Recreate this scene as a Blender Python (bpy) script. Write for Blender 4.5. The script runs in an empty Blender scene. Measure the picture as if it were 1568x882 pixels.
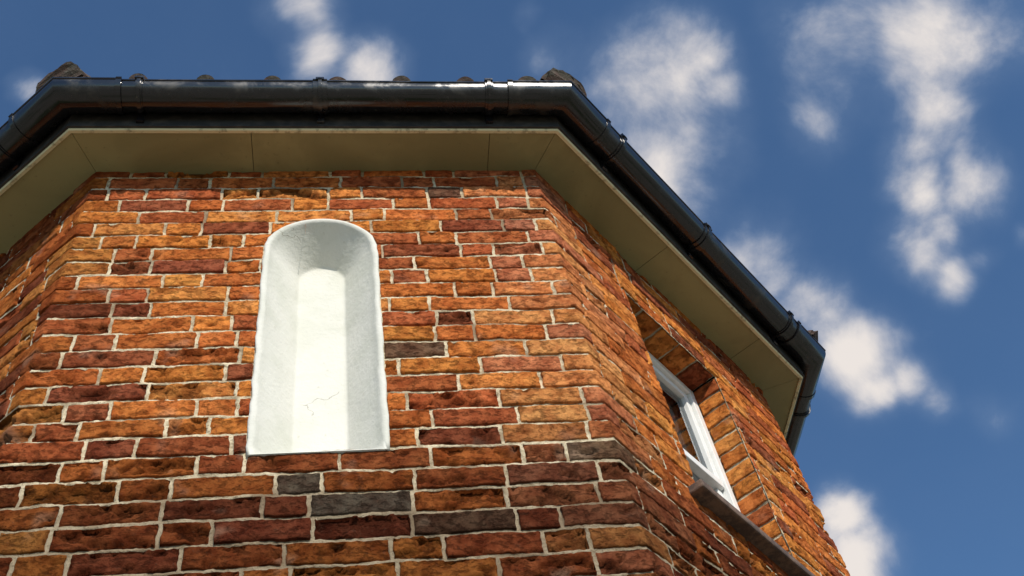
import bpy, numpy as np, math, random
from mathutils import Vector, Matrix, noise
random.seed(23); np.random.seed(23)
scene=bpy.context.scene
ZT=5.06                       # wall top above ground
V=np.array([(-1.8815,2.515),(-1.8815,1.015),(-.75,0),(.75,0),(1.8215,1.076),(1.8215,2.576),(.75,3.65),(-.75,3.65)],float)
NV=len(V)
D=np.roll(V,-1,0)-V; LEN=np.linalg.norm(D,axis=1); D/=LEN[:,None]
NRM=np.stack([D[:,1],-D[:,0]],1)
CU=np.concatenate([[0],np.cumsum(LEN)]); PER=CU[-1]
MIT=[]
for i in range(NV):
    a=NRM[i-1]; b=NRM[i]; MIT.append((a+b)/(1+a@b))
MIT=np.array(MIT)
uB,uA=CU[2],CU[3]; uN=uB+.75

# ------------------------------------------------------------ helpers
house=bpy.data.objects.new("brick_house",None); scene.collection.objects.link(house)
def mkobj(name,verts,faces,mats,parent=house,smooth=False,matidx=None,loc=None):
    me=bpy.data.meshes.new(name); me.from_pydata([tuple(v) for v in verts],[],faces); me.update()
    for m in mats: me.materials.append(m)
    if matidx is not None: me.polygons.foreach_set("material_index",matidx)
    if smooth: me.polygons.foreach_set("use_smooth",[True]*len(me.polygons))
    ob=bpy.data.objects.new(name,me); scene.collection.objects.link(ob)
    if parent: ob.parent=parent
    return ob
class G:
    def __init__(s,nt): s.nt=nt
    def n(s,t,ins=None,**kw):
        nd=s.nt.nodes.new(t)
        for k,v in kw.items(): setattr(nd,k,v)
        if ins:
            for k,v in ins.items():
                if isinstance(v,bpy.types.NodeSocket): s.nt.links.new(v,nd.inputs[k])
                else: nd.inputs[k].default_value=v
        return nd
    def math(s,op,a,b=0,c=0,clamp=False):
        return s.n("ShaderNodeMath",{0:a,1:b,2:c},operation=op,use_clamp=clamp).outputs[0]
    def noise(s,vec,scale,detail=4,rough=.55,dist=0):
        return s.n("ShaderNodeTexNoise",{"Vector":vec,"Scale":scale,"Detail":detail,"Roughness":rough,"Distortion":dist}).outputs[0]
    def mr(s,v,a,b,c=0,d=1,smooth=True):
        return s.n("ShaderNodeMapRange",{0:v,1:a,2:b,3:c,4:d},interpolation_type='SMOOTHSTEP' if smooth else 'LINEAR').outputs[0]
    def mix(s,f,a,b,blend='MIX'):
        nd=s.nt.nodes.new("ShaderNodeMix"); nd.data_type='RGBA'; nd.blend_type=blend
        for idx,v in ((0,f),(6,a),(7,b)):
            if isinstance(v,bpy.types.NodeSocket): s.nt.links.new(v,nd.inputs[idx])
            else: nd.inputs[idx].default_value=v if idx==0 else (*v,1)
        return nd.outputs[2]
def newmat(name):
    m=bpy.data.materials.new(name); m.use_nodes=True; nt=m.node_tree; nt.nodes.clear()
    g=G(nt); out=g.n("ShaderNodeOutputMaterial"); b=g.n("ShaderNodeBsdfPrincipled")
    nt.links.new(b.outputs[0],out.inputs[0]); tc=g.n("ShaderNodeTexCoord")
    return m,g,b,tc.outputs["Object"]
def setb(g,b,**kw):
    for k,v in kw.items():
        k={"col":"Base Color","rough":"Roughness","normal":"Normal","spec":"Specular IOR Level","metal":"Metallic"}[k]
        if isinstance(v,bpy.types.NodeSocket): g.nt.links.new(v,b.inputs[k])
        else: b.inputs[k].default_value=v if not isinstance(v,tuple) else (*v,1)
def bump(g,h,strength,dist,normal=None):
    ins={"Height":h,"Strength":strength,"Distance":dist}
    if normal: ins["Normal"]=normal
    return g.n("ShaderNodeBump",ins).outputs[0]

# ------------------------------------------------------------ materials
m_brick,g,b,tc=newmat("weathered_brick")
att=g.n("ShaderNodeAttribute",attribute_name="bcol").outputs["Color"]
st=g.n("ShaderNodeVectorMath",{0:tc,1:(1,1,1.7)},operation='MULTIPLY').outputs[0]
n1=g.noise(tc,18,3,.65,.1); n3=g.noise(tc,7,2,.6); n4=g.noise(tc,85,6,.8,.2); n5=g.noise(st,34,6,.82,.25)
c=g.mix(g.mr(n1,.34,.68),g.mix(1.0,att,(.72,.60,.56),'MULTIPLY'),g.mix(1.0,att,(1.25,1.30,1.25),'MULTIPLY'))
c=g.mix(g.mr(n4,.56,.68,0,.6),c,(.10,.045,.028))
c=g.mix(g.mr(n5,.59,.68,0,.62),c,(.085,.042,.025))
c=g.mix(g.mr(n4,.45,.34,0,.5),c,g.mix(1.0,c,(1.45,1.55,1.6),'MULTIPLY'))
c=g.mix(g.mr(n3,.60,.74,0,.22),c,(.52,.38,.27))
h=g.math('SUBTRACT',g.math('MULTIPLY',n4,.9),g.mr(n5,.5,.68,0,.9))
setb(g,b,col=c,rough=1.0,spec=.03,normal=bump(g,h,1.0,.009))

m_mort,g,b,tc=newmat("lime_mortar")
n1=g.noise(tc,30,3,.65); n2=g.noise(tc,150,3,.7); n3=g.noise(tc,4.5,2,.6)
c=g.mix(g.mr(n1,.35,.6),(.36,.29,.19),(.62,.53,.37))
c=g.mix(g.mr(n3,.48,.66,0,.85),c,(.19,.13,.08))
c=g.mix(g.mr(n2,.54,.69,0,.75),c,(.12,.085,.055))
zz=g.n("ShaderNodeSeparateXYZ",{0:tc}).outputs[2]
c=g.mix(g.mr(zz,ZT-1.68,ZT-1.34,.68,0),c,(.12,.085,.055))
setb(g,b,col=c,rough=1.0,spec=.03,normal=bump(g,n2,1.0,.004))

m_plas,g,b,tc=newmat("painted_plaster")
n1=g.noise(tc,6,3,.6,.4); n2=g.noise(tc,60,3,.65)
scl=g.n("ShaderNodeVectorMath",{0:g.n("ShaderNodeTexNoise",{"Vector":tc,"Scale":14.0,"Detail":4.0}).outputs[1],3:.11},operation='SCALE').outputs[0]
wv=g.n("ShaderNodeVectorMath",{0:tc,1:scl},operation='ADD').outputs[0]
vor=g.n("ShaderNodeTexVoronoi",{"Vector":wv,"Scale":5.5},feature='DISTANCE_TO_EDGE').outputs[0]
reg=None
for ctr,r in (((.01,.12,ZT-1.08),.07),((-.10,.02,ZT-.40),.05)):
    q=g.mr(g.n("ShaderNodeVectorMath",{0:tc,1:ctr},operation='DISTANCE').outputs["Value"],r*.7,r,1,0)
    reg=q if reg is None else g.math('MAXIMUM',reg,q)
crk=g.math('MULTIPLY',g.mr(vor,.003,.009,1,0),reg)
c=g.mix(g.mr(n1,.35,.7),(.64,.63,.575),(.57,.57,.505))
c=g.mix(g.mr(n2,.62,.76,0,.35),c,(.42,.40,.33))
c=g.mix(g.math('MULTIPLY',crk,.55),c,(.26,.23,.18))
setb(g,b,col=c,rough=1.0,spec=.03,normal=bump(g,g.math('SUBTRACT',n2,g.math('MULTIPLY',crk,.6)),.5,.004))

m_soff,g,b,tc=newmat("soffit_paint")
n1=g.noise(tc,2.5,4,.6,.6); n2=g.noise(tc,50,4,.65)
c=g.mix(g.mr(n1,.35,.65),(.34,.305,.145),(.24,.215,.10))
c=g.mix(g.mr(n2,.60,.74,0,.4),c,(.12,.10,.055))
setb(g,b,col=c,rough=.6,spec=.3,normal=bump(g,n2,.15,.002))
m_bead,g,b,tc=newmat("soffit_edge_paint")
n2=g.noise(tc,30,4,.65)
setb(g,b,col=g.mix(g.mr(n2,.5,.68,0,.7),(.66,.61,.38),(.22,.19,.11)),rough=.6)
m_fasc,g,b,tc=newmat("black_fascia")
n2=g.noise(tc,25,4,.65)
setb(g,b,col=g.mix(g.mr(n2,.4,.7),(.018,.016,.014),(.05,.042,.034)),rough=.6)
m_gut,g,b,tc=newmat("black_gutter_plastic")
n1=g.noise(tc,7,4,.65,.5); n2=g.noise(tc,60,4,.7)
c=g.mix(g.mr(n1,.54,.70,0,.7),(.010,.010,.012),(.06,.052,.04))
c=g.mix(g.mr(n2,.64,.75,0,.5),c,(.15,.14,.11))
setb(g,b,col=c,rough=g.mr(n1,.4,.7,.13,.45),spec=.6,normal=bump(g,n2,.12,.001))
m_tile,g,b,tc=newmat("mossy_clay_tile")
n1=g.noise(tc,14,4,.65,.5); n2=g.noise(tc,70,4,.7)
c=g.mix(g.mr(n1,.4,.65),(.09,.06,.05),(.06,.055,.045)); c=g.mix(g.mr(n2,.5,.7,0,.7),c,(.14,.135,.11))
setb(g,b,col=c,rough=.95,spec=.1,normal=bump(g,n2,.8,.006))
m_frame,g,b,tc=newmat("white_window_paint")
n2=g.noise(tc,20,4,.65)
setb(g,b,col=g.mix(g.mr(n2,.45,.75,0,.35),(.74,.74,.72),(.5,.49,.44)),rough=.4)
m_sill,g,b,tc=newmat("tile_sill")
n2=g.noise(tc,25,4,.7)
setb(g,b,col=g.mix(g.mr(n2,.4,.65),(.07,.045,.035),(.16,.10,.07)),rough=.85,normal=bump(g,n2,.6,.006))
m_cur,g,b,tc=newmat("curtain_cloth")
setb(g,b,col=(.5,.47,.42),rough=.9)
m_dark,g,b,tc=newmat("dark_interior"); setb(g,b,col=(.03,.028,.025),rough=.9)
m_glass,g,b,tc=newmat("window_glass")
nt=m_glass.node_tree; o=[n for n in nt.nodes if n.type=='OUTPUT_MATERIAL'][0]
gl=g.n("ShaderNodeBsdfGlossy",{"Roughness":.02,"Color":(.9,.95,1,1)}); tr=g.n("ShaderNodeBsdfTransparent",{"Color":(.75,.78,.78,1)})
fr=g.n("ShaderNodeFresnel",{"IOR":1.6}); mx=g.n("ShaderNodeMixShader",{0:fr.outputs[0],1:tr.outputs[0],2:gl.outputs[0]}); nt.links.new(mx.outputs[0],o.inputs[0])

# ------------------------------------------------------------ polygon mapping
def pmap(u,n):
    """perimeter coordinate u, outward offset n -> xy"""
    u=np.mod(u,PER); k=np.clip(np.searchsorted(CU,u,side='right')-1,0,NV-1)
    t=u-CU[k]
    xy=V[k]+D[k]*t[...,None]; off=NRM[k].copy()
    c0=t<1e-5; off[c0]=MIT[k[c0]]
    return xy+off*n[...,None]

# ------------------------------------------------------------ brickwork
CH=.0716; ZB=-.3245
PAL=[((.60,.20,.048),6),((.66,.25,.066),2.8),((.53,.155,.042),5),((.43,.115,.042),3),((.29,.08,.038),1.0),((.15,.08,.048),.15)]
PC=np.array([p[0] for p in PAL]); PW=np.array([p[1] for p in PAL])
class Acc: 
    def __init__(s): s.v=[];s.f=[];s.c=[];s.m=[];s.n=0
    def add(s,v,f,c,m): s.v.append(v); s.f.append(f+s.n); s.c.append(c); s.m.append(m); s.n+=len(v)
    def build(s,name,mats):
        v=np.concatenate(s.v); f=np.concatenate(s.f); c=np.concatenate(s.c); m=np.concatenate(s.m)
        me=bpy.data.meshes.new(name); me.from_pydata(v.tolist(),[],f.tolist())
        for q in mats: me.materials.append(q)
        me.polygons.foreach_set("material_index",m.astype(np.int32))
        me.polygons.foreach_set("use_smooth",np.ones(len(f),bool))
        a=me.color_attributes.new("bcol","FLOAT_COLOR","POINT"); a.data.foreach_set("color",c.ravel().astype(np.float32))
        me.update(); ob=bpy.data.objects.new(name,me); scene.collection.objects.link(ob); ob.parent=house; return ob
def nz(P,s,seed=0):
    return np.array([noise.noise(Vector((p[0]*s+seed,p[1]*s,p[2]*s+seed))) for p in P])
def nzf(P,s,seed=0,o=3,zs=1.):
    return np.array([noise.fractal(Vector((p[0]*s+seed,p[1]*s,p[2]*s*zs)),.8,2.1,o) for p in P])
def cell(acc,ul,ur,z0,z1,mapper,col,nc,nr,erode=0,corners=(),j=.0048,zrows=None):
    """one brick and its half joints. ul/ur: functions of z"""
    def knots(n,w):
        j2=min(j,w*.14); e=[0,j2,j2+min(.0006,w*.02),j2+min(.0026,w*.08),j2+min(.0055,w*.14)]
        mid=np.linspace(e[4],w-e[4],n)[1:-1]
        return np.array(e+list(mid)+[w-x for x in e[::-1]])
    zr=z0+knots(nr,z1-z0); J=len(zr)
    I=len(knots(nc,1.)); U=np.zeros((J,I)); Z=np.repeat(zr[:,None],I,1)
    for a,z in enumerate(zr):
        l=ul(z); r=max(ur(z),l+.0004); U[a]=l+knots(nc,r-l)
    ii=np.minimum(np.arange(I),I-1-np.arange(I)); jj=np.minimum(np.arange(J),J-1-np.arange(J))
    K=np.minimum(ii[None,:],jj[:,None])
    P=np.stack([U,np.zeros_like(U),Z],-1).reshape(-1,3)
    w1=nzf(P,40,3.1,3).reshape(U.shape); w2=nzf(P,40,9.7,3).reshape(U.shape); w3=nz(P,9,5).reshape(U.shape)
    wmin=min(ur(z0)-ul(z0),ur(z1)-ul(z1)); amp=.0036 if wmin>.03 else .0004
    msk=(K>=1)&(K<=4)
    sz=random.uniform(-.0012,.0012)
    U=U+np.where(msk,w1*amp,0); Z=Z+np.where(msk,w2*amp*.85+w3*.003,0)+np.where((jj[:,None]>=1)&(K>=1),sz,0)
    for cu in corners:
        if U.min()+.02<cu<U.max()-.02:
            mcol=np.abs(U.mean(0)-cu); mcol[:4]=9; mcol[-4:]=9; q=int(np.argmin(mcol)); U[:,q]=cu
    P=np.stack([U,np.zeros_like(U),Z],-1).reshape(-1,3)
    f1=nzf(P,26,1.3,3).reshape(U.shape); f2=nz(P,95,2.2).reshape(U.shape); f3=nzf(P,13,7,5,1.9).reshape(U.shape)
    tl=random.uniform(-.0018,.0018)*np.linspace(-1,1,I)[None,:]+random.uniform(-.0015,.0015)*np.linspace(-1,1,J)[:,None]
    base=random.uniform(-.0015,.003)
    nb=base+tl+f1*.0012+f2*.0016
    nb=nb-np.where(K==2,.0032,0)-np.where(K==3,.0004,0)
    thr=.60-erode*.95
    chip=np.clip(f3-thr,0,.55)
    nb=nb-np.minimum(chip*(.032+.024*erode),.017+f2*.003)*np.where(K>=2,1,0)
    nm=-.0050+w3*.004+f2*.002
    N=np.where(K<=1,nm,nb)
    Cc=np.ones((J,I,4)); Cc[...,:3]=col
    Cc[...,:3]*= (1-np.clip(chip*1.3,0,.45))[...,None]
    xyz=mapper(U,Z,N)
    idx=np.arange(I*J).reshape(J,I)
    f=np.stack([idx[:-1,:-1],idx[:-1,1:],idx[1:,1:],idx[1:,:-1]],-1).reshape(-1,4)
    kf=np.minimum(np.minimum(K[:-1,:-1],K[:-1,1:]),np.minimum(K[1:,1:],K[1:,:-1])).reshape(-1)
    acc.add(xyz.reshape(-1,3),f,Cc.reshape(-1,4),(kf==0).astype(int))
def wallmap(U,Z,N):
    xy=pmap(U,N)
    wav=np.array([noise.noise(Vector((u*2.2,z*2.5,3.3))) for u,z in zip(U.ravel(),Z.ravel())]).reshape(U.shape)
    return np.concatenate([xy,(Z+ZT+wav*.008)[...,None]],-1)
RN=.172; SPR=-.4925; NB=ZB-15*CH
def nhw(z): 
    return RN if z<SPR else math.sqrt(max(RN*RN*1.0-((z-SPR)*RN/(ZB-SPR+.0001))**2,0))
WL,WR,WT,WB=uA+.43,uA+1.003,ZB,ZB-14*CH
OPEN=[(lambda z:uN-nhw(z),lambda z:uN+nhw(z),NB,ZB),(lambda z:WL,lambda z:WR,WB,WT)]
def pick(u,z):
    w=PW.copy()
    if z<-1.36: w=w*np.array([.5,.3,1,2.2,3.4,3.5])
    if z>-.19: w=w*np.array([.3,.15,.6,2,3,2])  # top courses: shadow under the soffit put into darker brick colours
    if u>uB+.85 and z>-.95 and u<uA: w=w*np.array([.7,.5,1.1,1.9,1.4,.6])
    w=w/w.sum(); c=PC[np.random.choice(len(PC),p=w)]*np.random.uniform(.88,1.12)
    if abs(u-uA)<.2: c=c*.8+np.array([.6,.33,.2])*.2
    if abs(u-uN-.05)<.2 and -1.70<z<-1.40 and random.random()<.28: c=np.array([.17,.125,.09])*random.uniform(.8,1.3)
    c=c*(1-.64*min(1,max(0,(-z-1.24)/.32)))            # grimy lower courses, plus vignette darkening painted into the brick colour
    if u<uB+.06: c=c*np.array([.68,.66,.66])            # grimier left face, its shade away from the sun also in the colour
    return np.clip(c*(1+np.random.uniform(-.05,.05,3)),0,1)
acc=Acc()
NCRS=66
for k in range(-5,NCRS):
    z1=ZB-k*CH; z0=z1-CH
    if z1+ZT<.01: break
    u=-.4+(0 if k%2 else .170)+random.uniform(-.045,.045); st=True; bs=[]
    while u<PER:
        L=(.228 if st else .112)*random.uniform(.90,1.09)
        if not st and random.random()<.2: L=.225
        ub=u+L
        for cu in CU[1:-1]:
            if abs(ub-cu)<.048: ub=cu+(.05 if ub>=cu else -.05)
        if u>=0 or ub>0: bs.append((max(u,0),min(ub,PER)))
        u=ub; st=not st
    for ua,ub in bs:
        um=(ua+ub)/2
        fine=(z1>-2.35 and CU[1]+.3<um<CU[5]+.1)
        nc,nr=(max(8,int((ub-ua)/.0075)),9) if fine else (4,3)
        er=0
        if fine:
            er=random.uniform(0,.25)
            p=.14+(.32 if z0<-1.4 else 0)+(.18 if um<uB+.5 and z0<-1.0 else 0)
            if random.random()<p: er=random.uniform(.4,.95)
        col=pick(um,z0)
        done=False
        for lf,rf,oz0,oz1 in OPEN:
            if oz0-1e-4<=z0 and z1<=oz1+1e-4:
                zs=np.linspace(z0,z1,9); lm=[lf(z) for z in zs]; rm=[rf(z) for z in zs]
                if ub<=min(lm) or ua>=max(rm): continue
                done=True
                if ua<max(lm)-.002: cell(acc,lambda z:ua,lambda z:min(ub,lf(z)),z0,z1,wallmap,col,nc,nr,er*.3)
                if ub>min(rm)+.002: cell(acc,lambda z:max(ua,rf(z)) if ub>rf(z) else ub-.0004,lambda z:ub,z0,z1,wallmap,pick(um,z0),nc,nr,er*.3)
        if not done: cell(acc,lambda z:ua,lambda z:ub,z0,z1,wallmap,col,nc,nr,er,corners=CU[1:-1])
A3,D3,N3=V[3],D[3],NRM[3]
def W3(t,n,z):
    return np.array([*(A3+D3*t+N3*n),z+ZT])
def jambmap(t,sgn):
    def f(U,Z,N):
        x=A3[0]+D3[0]*(t+sgn*N)-N3[0]*U; y=A3[1]+D3[1]*(t+sgn*N)-N3[1]*U
        return np.stack([x,y,Z+ZT],-1)
    return f
for k in range(14):
    z1=WT-k*CH; z0=z1-CH
    for t,s in ((1.003,-1),(.43,1)):
        if k%2: segs=[(.004,.112),(.112,.2)]
        else: segs=[(.004,.2)]
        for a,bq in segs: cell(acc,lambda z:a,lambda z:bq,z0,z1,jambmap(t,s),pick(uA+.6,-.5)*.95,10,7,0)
def headmap(U,Z,N):
    x=A3[0]+D3[0]*Z-N3[0]*U; y=A3[1]+D3[1]*Z-N3[1]*U
    return np.stack([x,y,ZT+WT-N],-1)
for i in range(5):
    w=.573/5; cell(acc,lambda z:.004,lambda z:.2,.43+i*w,.43+(i+1)*w,headmap,pick(uA+.6,-.5),12,9,.1,j=.006)
acc.build("brick_walls",[m_brick,m_mort])

# ------------------------------------------------------------ niche (loft)
def outline(w,z0,spr,nseg=32,nv=30,flat=0):
    pts=[(-w,z) for z in np.linspace(z0,spr,nv)]
    for a in np.linspace(math.pi,0,nseg)[1:-1]: pts.append((w*math.cos(a),spr+w*math.sin(a)))
    pts+=[(w,z) for z in np.linspace(spr,z0,nv)]
    return pts
secs=[(.1765,-.012),(.1750,.0030),(.170,.0055),(.162,.0045),(.157,-.001),(.152,-.010),(.140,-.026),(.122,-.050),(.103,-.076),(.086,-.100),(.076,-.114),(.0725,-.119),(.068,-.1215),(.060,-.1222)]
vs=[];fs=[]
for w,n in secs:
    zb=NB+(-.004 if n>-.013 and w>.16 else .002-n*.05)
    for (x,z) in outline(w,zb-(.003 if n>0 else 0),SPR):
        p=Vector((x*9,z*9,n*9)); q=Vector((x*40,z*40,n*40))
        d=.003*noise.noise(p)+.0010*noise.noise(q)
        ex=(.004*noise.noise(Vector((x*22,z*22,1.7)))+.003*noise.noise(Vector((x*70,z*70,4.7)))) if w>.155 else 0
        rr=1+(ex/.17)
        vs.append((x*rr+d*(0.6 if x<0 else -.6),-(n+d*.6),z+ZT))
M=len(outline(.1,NB,SPR))
for s in range(len(secs)-1):
    for i in range(M-1): fs.append((s*M+i,s*M+i+1,(s+1)*M+i+1,(s+1)*M+i))
o=(len(secs)-1)*M
for i in range(M//2-1): fs.append((o+i,o+i+1,o+M-2-i,o+M-1-i))
for s in range(len(secs)-1): fs.append((s*M,(s+1)*M,(s+1)*M+M-1,s*M+M-1))
fs=[f[::-1] for f in fs]
ob=mkobj("arched_niche",vs,fs,[m_plas],smooth=True)

# ------------------------------------------------------------ sweeps round the building
def rpath(u0,u1,step):
    if u0 is None: u0,u1=0,PER
    us=list(np.arange(u0,u1,step))+[u1]
    for k in range(-1,NV+2):
        cu=CU[k%NV]+(PER if k>=NV else (-PER if k<0 else 0))
        if u0<cu<u1: us=[q for q in us if abs(q-cu)>step*.4]+[cu]
    return sorted(us)
def sweep(name,prof,mat,u0=None,u1=None,closed=False,wob=0,step=.06,cap=True):
    us=rpath(u0,u1,step); full=u0 is None
    if full: us=us[:-1]
    vs=[];fs=[];n=len(prof)
    for u in us:
        q=pmap(np.full(n,u),np.array([p[0] for p in prof]))
        for a in range(n):
            dz=wob*noise.noise(Vector((u*2.3,0,a*.1)))
            vs.append((q[a][0],q[a][1],prof[a][1]+ZT+dz))
    m=len(us)
    for i in range(m if full else m-1):
        i2=(i+1)%m
        for a in range(n if closed else n-1):
            a2=(a+1)%n; fs.append((i*n+a,i2*n+a,i2*n+a2,i*n+a2))
    if closed and not full and cap:
        fs.append(tuple(range(n))[::-1]); fs.append(tuple((m-1)*n+a for a in range(n)))
    return vs,fs
def joinmesh(parts):
    v=[];f=[];o=0
    for a,b_ in parts: v+=a; f+=[tuple(i+o for i in q) for q in b_]; o+=len(a)
    return v,f
S=.16
sv=[];sf=[]
def soffboards():
    joints={2:[.52,1.33],3:[.62,1.27],1:[.7],4:[.7]}
    for k in range(NV):
        ts=[0]+joints.get(k,[.75])+[LEN[k]]
        th0=math.atan2(np.cross(D[k-1],D[k]),D[k-1]@D[k]); th1=math.atan2(np.cross(D[k],D[(k+1)%NV]),D[k]@D[(k+1)%NV])
        for i in range(len(ts)-1):
            a,b_=ts[i]+.001,ts[i+1]-.001; lv=random.uniform(0,.0018); nu=12
            base=len(sv)
            for zz in (0,.008):
                for r in range(5):
                    o_=-.01+(S-.010+.01)*r/4
                    ta=a-(o_*math.tan(th0/2) if i==0 else 0); tb=b_+(o_*math.tan(th1/2) if i==len(ts)-2 else 0)
                    for c_ in range(nu+1):
                        t=ta+(tb-ta)*c_/nu; xy=V[k]+D[k]*t+NRM[k]*o_
                        sv.append((xy[0],xy[1],ZT+zz-lv+.0025*noise.noise(Vector((xy[0]*3,xy[1]*3,0)))))
            for r in range(4):
                for c_ in range(nu):
                    q=base+r*(nu+1)+c_; sf.append((q,q+nu+1,q+nu+2,q+1))
            Q=5*(nu+1)
            for c_ in range(nu):
                q=base+4*(nu+1)+c_; sf.append((q,q+Q,q+Q+1,q+1))
            for r in range(4):
                for e in (0,nu):
                    q=base+r*(nu+1)+e; sf.append((q,q+nu+1,q+nu+1+Q,q+Q))
soffboards()
mkobj("soffit",sv,sf,[m_soff])
v,f=sweep("x",[(S-.009,-.007),(S+.002,-.008),(S+.006,-.004),(S+.006,.012),(S-.009,.012)],None,closed=True,wob=.003); mkobj("soffit_edge",v,f,[m_bead])
v,f=sweep("x",[(S+.0065,-.001),(S+.014,.000),(S+.014,.15),(S-.02,.15),(-.01,.0135),(S+.002,.0134)],None,closed=True,wob=.002); mkobj("fascia",v,f,[m_fasc])
GC=S+.014+.058; GZ=.104
def gprof(r,th=.003,lip=True):
    o=[(GC+r*math.cos(a),GZ+r*math.sin(a)) for a in np.linspace(math.pi,2*math.pi,20)]
    if lip: o+=[(GC+r+.0035,GZ+.001),(GC+r+.0035,GZ+.007),(GC+r-.003,GZ+.008)]
    i_=[(GC+(r-th)*math.cos(a),GZ+(r-th)*math.sin(a)) for a in np.linspace(2*math.pi,math.pi,20)]
    return o+i_
parts=[sweep("x",gprof(.056),None,closed=True,wob=.004)]
def sleeve(u,hw,r,ring=True):
    parts.append(sweep("x",gprof(r,.006),None,u-hw,u+hw,closed=True,wob=.0,step=.03))
    if ring:
        for e in (-hw,hw): parts.append(sweep("x",gprof(r+.0035,.006),None,u+e-.009,u+e+.009,closed=True,step=.03))
for cu in CU[1:NV]: sleeve(cu,.095,.0610)
for u,w_ in ((uB+.16,.011),(uB+.752,.024),(uB+1.33,.014),(uA+.19,.014),(uA+.74,.024),(uA+1.36,.014),(uB-.19,.012),(uB-.8,.02),(CU[4]+.2,.012),(CU[4]+.8,.02)):
    sleeve(u,w_,.0615,False); parts.append(sweep("x",gprof(.0665,.008),None,u-.006,u+.006,closed=True,step=.03))
    parts.append(sweep("x",[(S+.0142,GZ-.085),(S+.024,GZ-.085),(S+.024,GZ),(S+.0142,GZ)],None,u-.012,u+.012,closed=True))
    parts.append(sweep("x",[(GC+.046,GZ+.006),(GC+.068,GZ+.002),(GC+.068,GZ+.015),(GC+.046,GZ+.018)],None,u-.014,u+.014,closed=True))
v,f=joinmesh(parts); ob=mkobj("gutter",v,f,[m_gut],smooth=True)
md=ob.modifiers.new("es",'EDGE_SPLIT'); md.split_angle=math.radians(40)

# ------------------------------------------------------------ roof
EO=.235; EZ=.135; pitch=math.radians(32)
ap=np.array([-.02,1.83,ZT+EZ+(1.83+EO)*math.tan(pitch)])
E=[V[i]+MIT[i]*EO for i in range(NV)]
rv=[(*e,ZT+EZ) for e in E]+[tuple(ap)]+[(*e,ZT+EZ-.02) for e in E]
rf=[(i,(i+1)%NV,NV) for i in range(NV)]+[(i,NV+1+i,NV+1+(i+1)%NV,(i+1)%NV) for i in range(NV)]+[tuple(NV+1+i for i in range(NV))]
parts=[(rv,rf)]
def tube(p0,p1,r,up,n=10,rag=.004,segs=6,seed=0,sq=1.0):
    p0=np.array(p0);p1=np.array(p1);d=p1-p0;Ln=np.linalg.norm(d);d/=Ln
    s=np.cross(d,up);s/=np.linalg.norm(s);w=np.cross(s,d)
    vs=[];fs=[]
    for i in range(segs+1):
        for a in range(n+1):
            an=math.pi*a/n
            c=p0+d*Ln*i/segs+s*math.cos(an)*r+w*math.sin(an)*r*sq
            c=c+np.array(noise.noise_vector(Vector(c*14+seed)))*rag+np.array(noise.noise_vector(Vector(c*45+seed)))*rag*.5
            vs.append(tuple(c))
    for i in range(segs):
        for a in range(n): q=i*(n+1)+a; fs.append((q,q+1,q+n+2,q+n+1))
    for e in (0,segs): fs.append(tuple(e*(n+1)+a for a in range(n+1)))
    return vs,fs
UP=np.array([0,0,1.])
for k in range(NV):
    e0=E[k]; inn=-NRM[k]
    sl=np.array([inn[0]*math.cos(pitch),inn[1]*math.cos(pitch),math.sin(pitch)])
    t=.235 if k==2 else .2
    LL=np.linalg.norm(E[(k+1)%NV]-E[k])
    while t<LL-.06:
        ln=max(.12,min(t,LL-t)*2.2)
        st_=np.array([*(e0+D[k]*t+NRM[k]*.024),ZT+EZ+.015+random.uniform(-.004,.007)])
        parts.append(tube(st_,st_+sl*ln,.036+random.uniform(-.003,.004),UP,seed=t*9+k,segs=max(4,int(ln/.1)),sq=1.0))
        t+=.222
    h0=np.array([*(V[k]+MIT[k]*(EO+.020)),ZT+EZ+.002]); hd=ap-h0; hl=np.linalg.norm(hd); hd/=hl
    q=0.
    while q<hl-.05:
        parts.append(tube(h0+hd*q,h0+hd*min(q+.30,hl),.092-.006*(q%.6>.3),UP,n=18,rag=.008,segs=8,seed=k+q,sq=.72)); q+=.285
    parts.append(tube(h0-hd*.010,h0+hd*.06,.086,UP,n=18,rag=.020,segs=5,seed=k*3.3,sq=.72))
v,f=joinmesh(parts); mkobj("pantile_roof",v,f,[m_tile],smooth=False)

# ------------------------------------------------------------ window
def boxp(t0,t1,n0,n1,z0,z1,bev=0):
    vs=[tuple(W3(t,n,z)) for t in (t0,t1) for n in (n0,n1) for z in (z0,z1)]
    return vs,[(0,1,3,2),(4,6,7,5),(0,4,5,1),(2,3,7,6),(0,2,6,4),(1,5,7,3)]
wt,wb,wl,wr=WT-.004,WB+.004,.434,.999; zm=(wt+wb)/2
P=[]
fd0,fd1=-.165,-.108
P+=[boxp(wl,wl+.035,fd0,fd1,wb,wt),boxp(wr-.035,wr,fd0,fd1,wb,wt),boxp(wl+.035,wr-.035,fd0,fd1,wt-.035,wt),boxp(wl+.035,wr-.035,fd0,fd1,wb,wb+.045)]
a,bq=wl+.037,wr-.037
P+=[boxp(a,a+.028,-.150,-.122,zm,wt-.036),boxp(bq-.028,bq,-.150,-.122,zm,wt-.036),boxp(a+.028,bq-.028,-.150,-.122,wt-.066,wt-.036),boxp(a,bq,-.152,-.116,zm-.034,zm-.001)]
P+=[boxp(a,a+.028,-.158,-.132,wb+.047,zm-.035),boxp(bq-.028,bq,-.158,-.132,wb+.047,zm-.035),boxp(a+.028,bq-.028,-.158,-.132,wb+.047,wb+.085)]
v,f=joinmesh(P); ob=mkobj("window_frame",v,f,[m_frame]); md=ob.modifiers.new("bv",'BEVEL'); md.width=.003; md.segments=2
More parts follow.
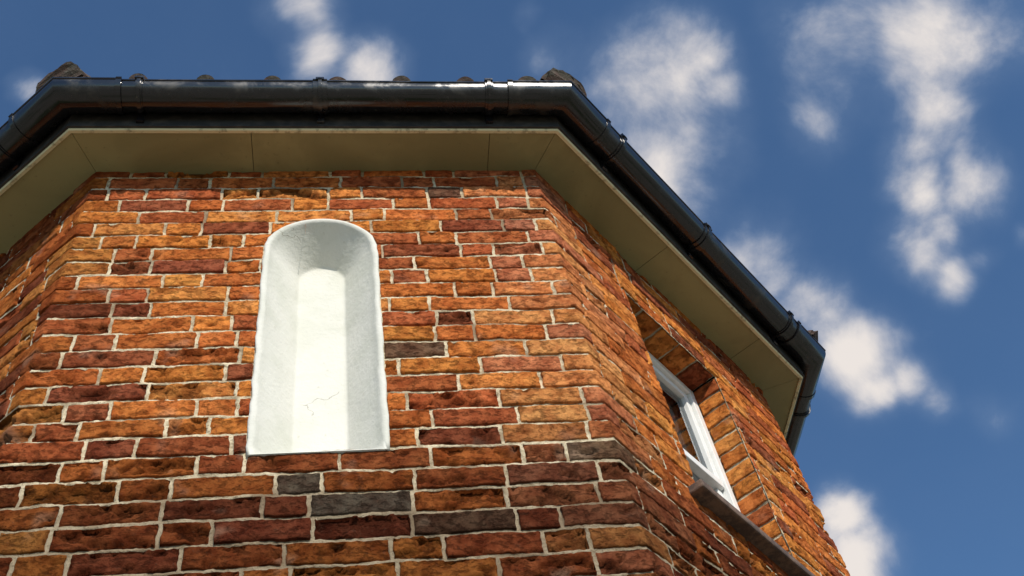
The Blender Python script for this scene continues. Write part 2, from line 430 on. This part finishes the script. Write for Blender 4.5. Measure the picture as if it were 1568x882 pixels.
v,f=joinmesh([([tuple(W3(t,-.140,z)) for t,z in ((a,zm),(bq,zm),(bq,wt-.04),(a,wt-.04))],[(0,1,2,3)]),([tuple(W3(t,-.147,z)) for t,z in ((a,wb+.06),(bq,wb+.06),(bq,zm-.03),(a,zm-.03))],[(0,1,2,3)])])
mkobj("window_glass",v,f,[m_glass])
cv=[];cf=[]
for side in (0,1):
    o_=len(cv); nu=40
    for i in range(nu+1):
        t=(wl+.02+i/nu*.17) if side==0 else (wr-.02-i/nu*.24)
        n=-.21+.018*math.sin(i*.9+side)+.008*math.sin(i*2.1)
        cv.append(tuple(W3(t,n,wt))); cv.append(tuple(W3(t,n,wb-.1)))
    for i in range(nu): q=o_+2*i; cf.append((q,q+1,q+3,q+2))
mkobj("curtains",cv,cf,[m_cur],smooth=True)
v,f=boxp(wl-.3,wr+.3,-1.2,-.201,wb-.4,wt+.25); f=[q for q in f if q!=(2,3,7,6)]
mkobj("room_interior",v,f,[m_dark])
P=[boxp(.36,1.07,-.112,.045,WB-.032,WB-.002)]
v,f=joinmesh(P); ob=mkobj("window_sill",v,f,[m_sill]); md=ob.modifiers.new("bv",'BEVEL'); md.width=.006; md.segments=2

# ------------------------------------------------------------ ground
m_gr,g,b,tc=newmat("gravel_and_grass")
n1=g.noise(tc,.35,4,.6); n2=g.noise(tc,30,4,.7)
c=g.mix(g.mr(n2,.3,.7),(.20,.17,.13),(.38,.34,.27)); c=g.mix(g.mr(n1,.50,.58),c,g.mix(g.mr(n2,.3,.7),(.04,.06,.02),(.09,.12,.04)))
setb(g,b,col=c,rough=.95)
mkobj("ground",[(-400,-400,0),(400,-400,0),(400,400,0),(-400,400,0)],[(0,1,2,3)],[m_gr],parent=None)

# ------------------------------------------------------------ sky with clouds
SUN_EL=math.radians(35); SUN_AZ=math.radians(13)
sd=Vector((math.sin(SUN_AZ)*math.cos(SUN_EL),-math.cos(SUN_AZ)*math.cos(SUN_EL),math.sin(SUN_EL)))
w=bpy.data.worlds.new("World"); scene.world=w; w.use_nodes=True; nt=w.node_tree; nt.nodes.clear(); g=G(nt)
w.cycles.sampling_method='MANUAL'; w.cycles.sample_map_resolution=256
out=g.n("ShaderNodeOutputWorld")
sky=g.n("ShaderNodeTexSky",sky_type='NISHITA',sun_disc=False,sun_elevation=SUN_EL,sun_rotation=math.atan2(sd.x,sd.y),air_density=1.0,dust_density=.5,ozone_density=2.5)
tint=g.mix(1.0,sky.outputs[0],(.76,1.02,1.20),'MULTIPLY')
bg1=g.n("ShaderNodeBackground",{"Color":tint,"Strength":.11})
tcw=g.n("ShaderNodeTexCoord").outputs["Generated"]
# cloud chart: tangent plane of the sky about azimuth 14.4 deg, elevation 53.6 deg
CF=(.1472,.5742,.8054); CR=(.9890,-.0690,-.1315); CUv=(.0200,-.8159,.5780)
dot=lambda v:g.n("ShaderNodeVectorMath",{0:tcw,1:v},operation='DOT_PRODUCT').outputs["Value"]
cz=g.math('MAXIMUM',dot(CF),.05)
X=g.math('DIVIDE',dot(CR),cz); Y=g.math('DIVIDE',dot(CUv),cz)
ch=g.n("ShaderNodeCombineXYZ",{0:X,1:Y,2:0.0}).outputs[0]
nd=g.n("ShaderNodeTexNoise",{"Vector":ch,"Scale":6.5,"Detail":4.0,"Roughness":.6}).outputs[1]
nd=g.n("ShaderNodeVectorMath",{0:nd,1:(.5,.5,.5)},operation='SUBTRACT').outputs[0]
nd=g.n("ShaderNodeVectorMath",{0:nd,3:.07},operation='SCALE').outputs[0]
chd=g.n("ShaderNodeVectorMath",{0:ch,1:nd},operation='ADD').outputs[0]
BL=[(455,15,68,1),(480,95,60,1.05),(560,120,72,1.2),(45,145,36,.9),
(850,85,60,.65),(815,20,28,.6),(1000,130,120,1.15),(1055,95,65,1.05),(1015,240,120,1.1),(1085,150,55,.85),
(1160,400,85,.9),(1200,435,52,.9),(1200,20,70,.5),(1310,60,135,.8),(1420,75,115,1.05),(1430,165,75,1.0),(1520,40,95,.8),(1400,230,54,.8),(1250,190,65,.65),
(1400,280,62,1),(1485,270,70,1),(1440,335,56,.8),(1400,380,60,1),(1450,410,50,.95),(1500,380,32,.6),
(1250,480,66,1.05),(1300,550,80,1.1),(1335,605,54,1.05),(1385,590,54,.95),(1440,615,44,.85),(1530,630,48,.65),(1562,350,24,.6),
(1285,800,56,1.15),(1310,860,76,1.25),(-300,300,200,.8),(1900,500,180,.8),(1800,1100,250,.8),(500,-400,200,.8)]
acc_=None
for x,y,r,i_ in BL:
    cx,cy,rr_=(x-784)/1718,(441-y)/1718,r/1718*1.75
    ds=g.n("ShaderNodeVectorMath",{0:chd,1:(cx,cy,0)},operation='DISTANCE').outputs["Value"]
    m_=g.mr(ds,0,rr_,i_,0)
    acc_=m_ if acc_ is None else g.n("ShaderNodeMath",{0:acc_,1:m_,2:.3},operation='SMOOTH_MAX').outputs[0]
fb=g.noise(ch,9,9,.6,.25)
den=g.math('ADD',acc_,g.math('MULTIPLY',g.math('SUBTRACT',fb,.5),1.5))
env=g.mr(acc_,.06,.5)
core=g.math('MULTIPLY',g.mr(den,.22,1.25),env)
haze=g.math('MULTIPLY',g.mr(acc_,.1,.8,0,.42),g.mr(fb,.3,.7,.35,1))
mask=g.math('MAXIMUM',core,haze)
ccol=g.mix(g.mr(den,.45,1.25),(.25,.34,.50),(.84,.78,.74))
bg2=g.n("ShaderNodeBackground",{"Color":ccol,"Strength":1.0})
mx=g.n("ShaderNodeMixShader",{0:mask,1:bg1.outputs[0],2:bg2.outputs[0]}); nt.links.new(mx.outputs[0],out.inputs[0])

sl=bpy.data.lights.new("sun",'SUN'); sl.energy=4.8; sl.angle=math.radians(.5); sl.color=(1,.93,.82)
so=bpy.data.objects.new("sun",sl); scene.collection.objects.link(so); so.rotation_euler=sd.to_track_quat('Z','Y').to_euler()

# ------------------------------------------------------------ camera
cam=bpy.data.cameras.new("camera"); co=bpy.data.objects.new("camera",cam); scene.collection.objects.link(co)
F=Vector((.1472,.5742,.8054)).normalized(); r0=F.cross(Vector((0,0,1))).normalized(); u0=r0.cross(F)
ro=-.2238; r_=r0*math.cos(ro)+u0*math.sin(ro); u_=-r0*math.sin(ro)+u0*math.cos(ro)
co.matrix_world=Matrix(((r_.x,u_.x,-F.x,.0721),(r_.y,u_.y,-F.y,-1.9527),(r_.z,u_.z,-F.z,ZT-3.4603),(0,0,0,1)))
cam.sensor_width=36; cam.lens=36*1718.3/1568; cam.clip_start=.05; cam.clip_end=2000
scene.camera=co
scene.view_settings.view_transform='Standard'; scene.view_settings.look='None'; scene.view_settings.exposure=0
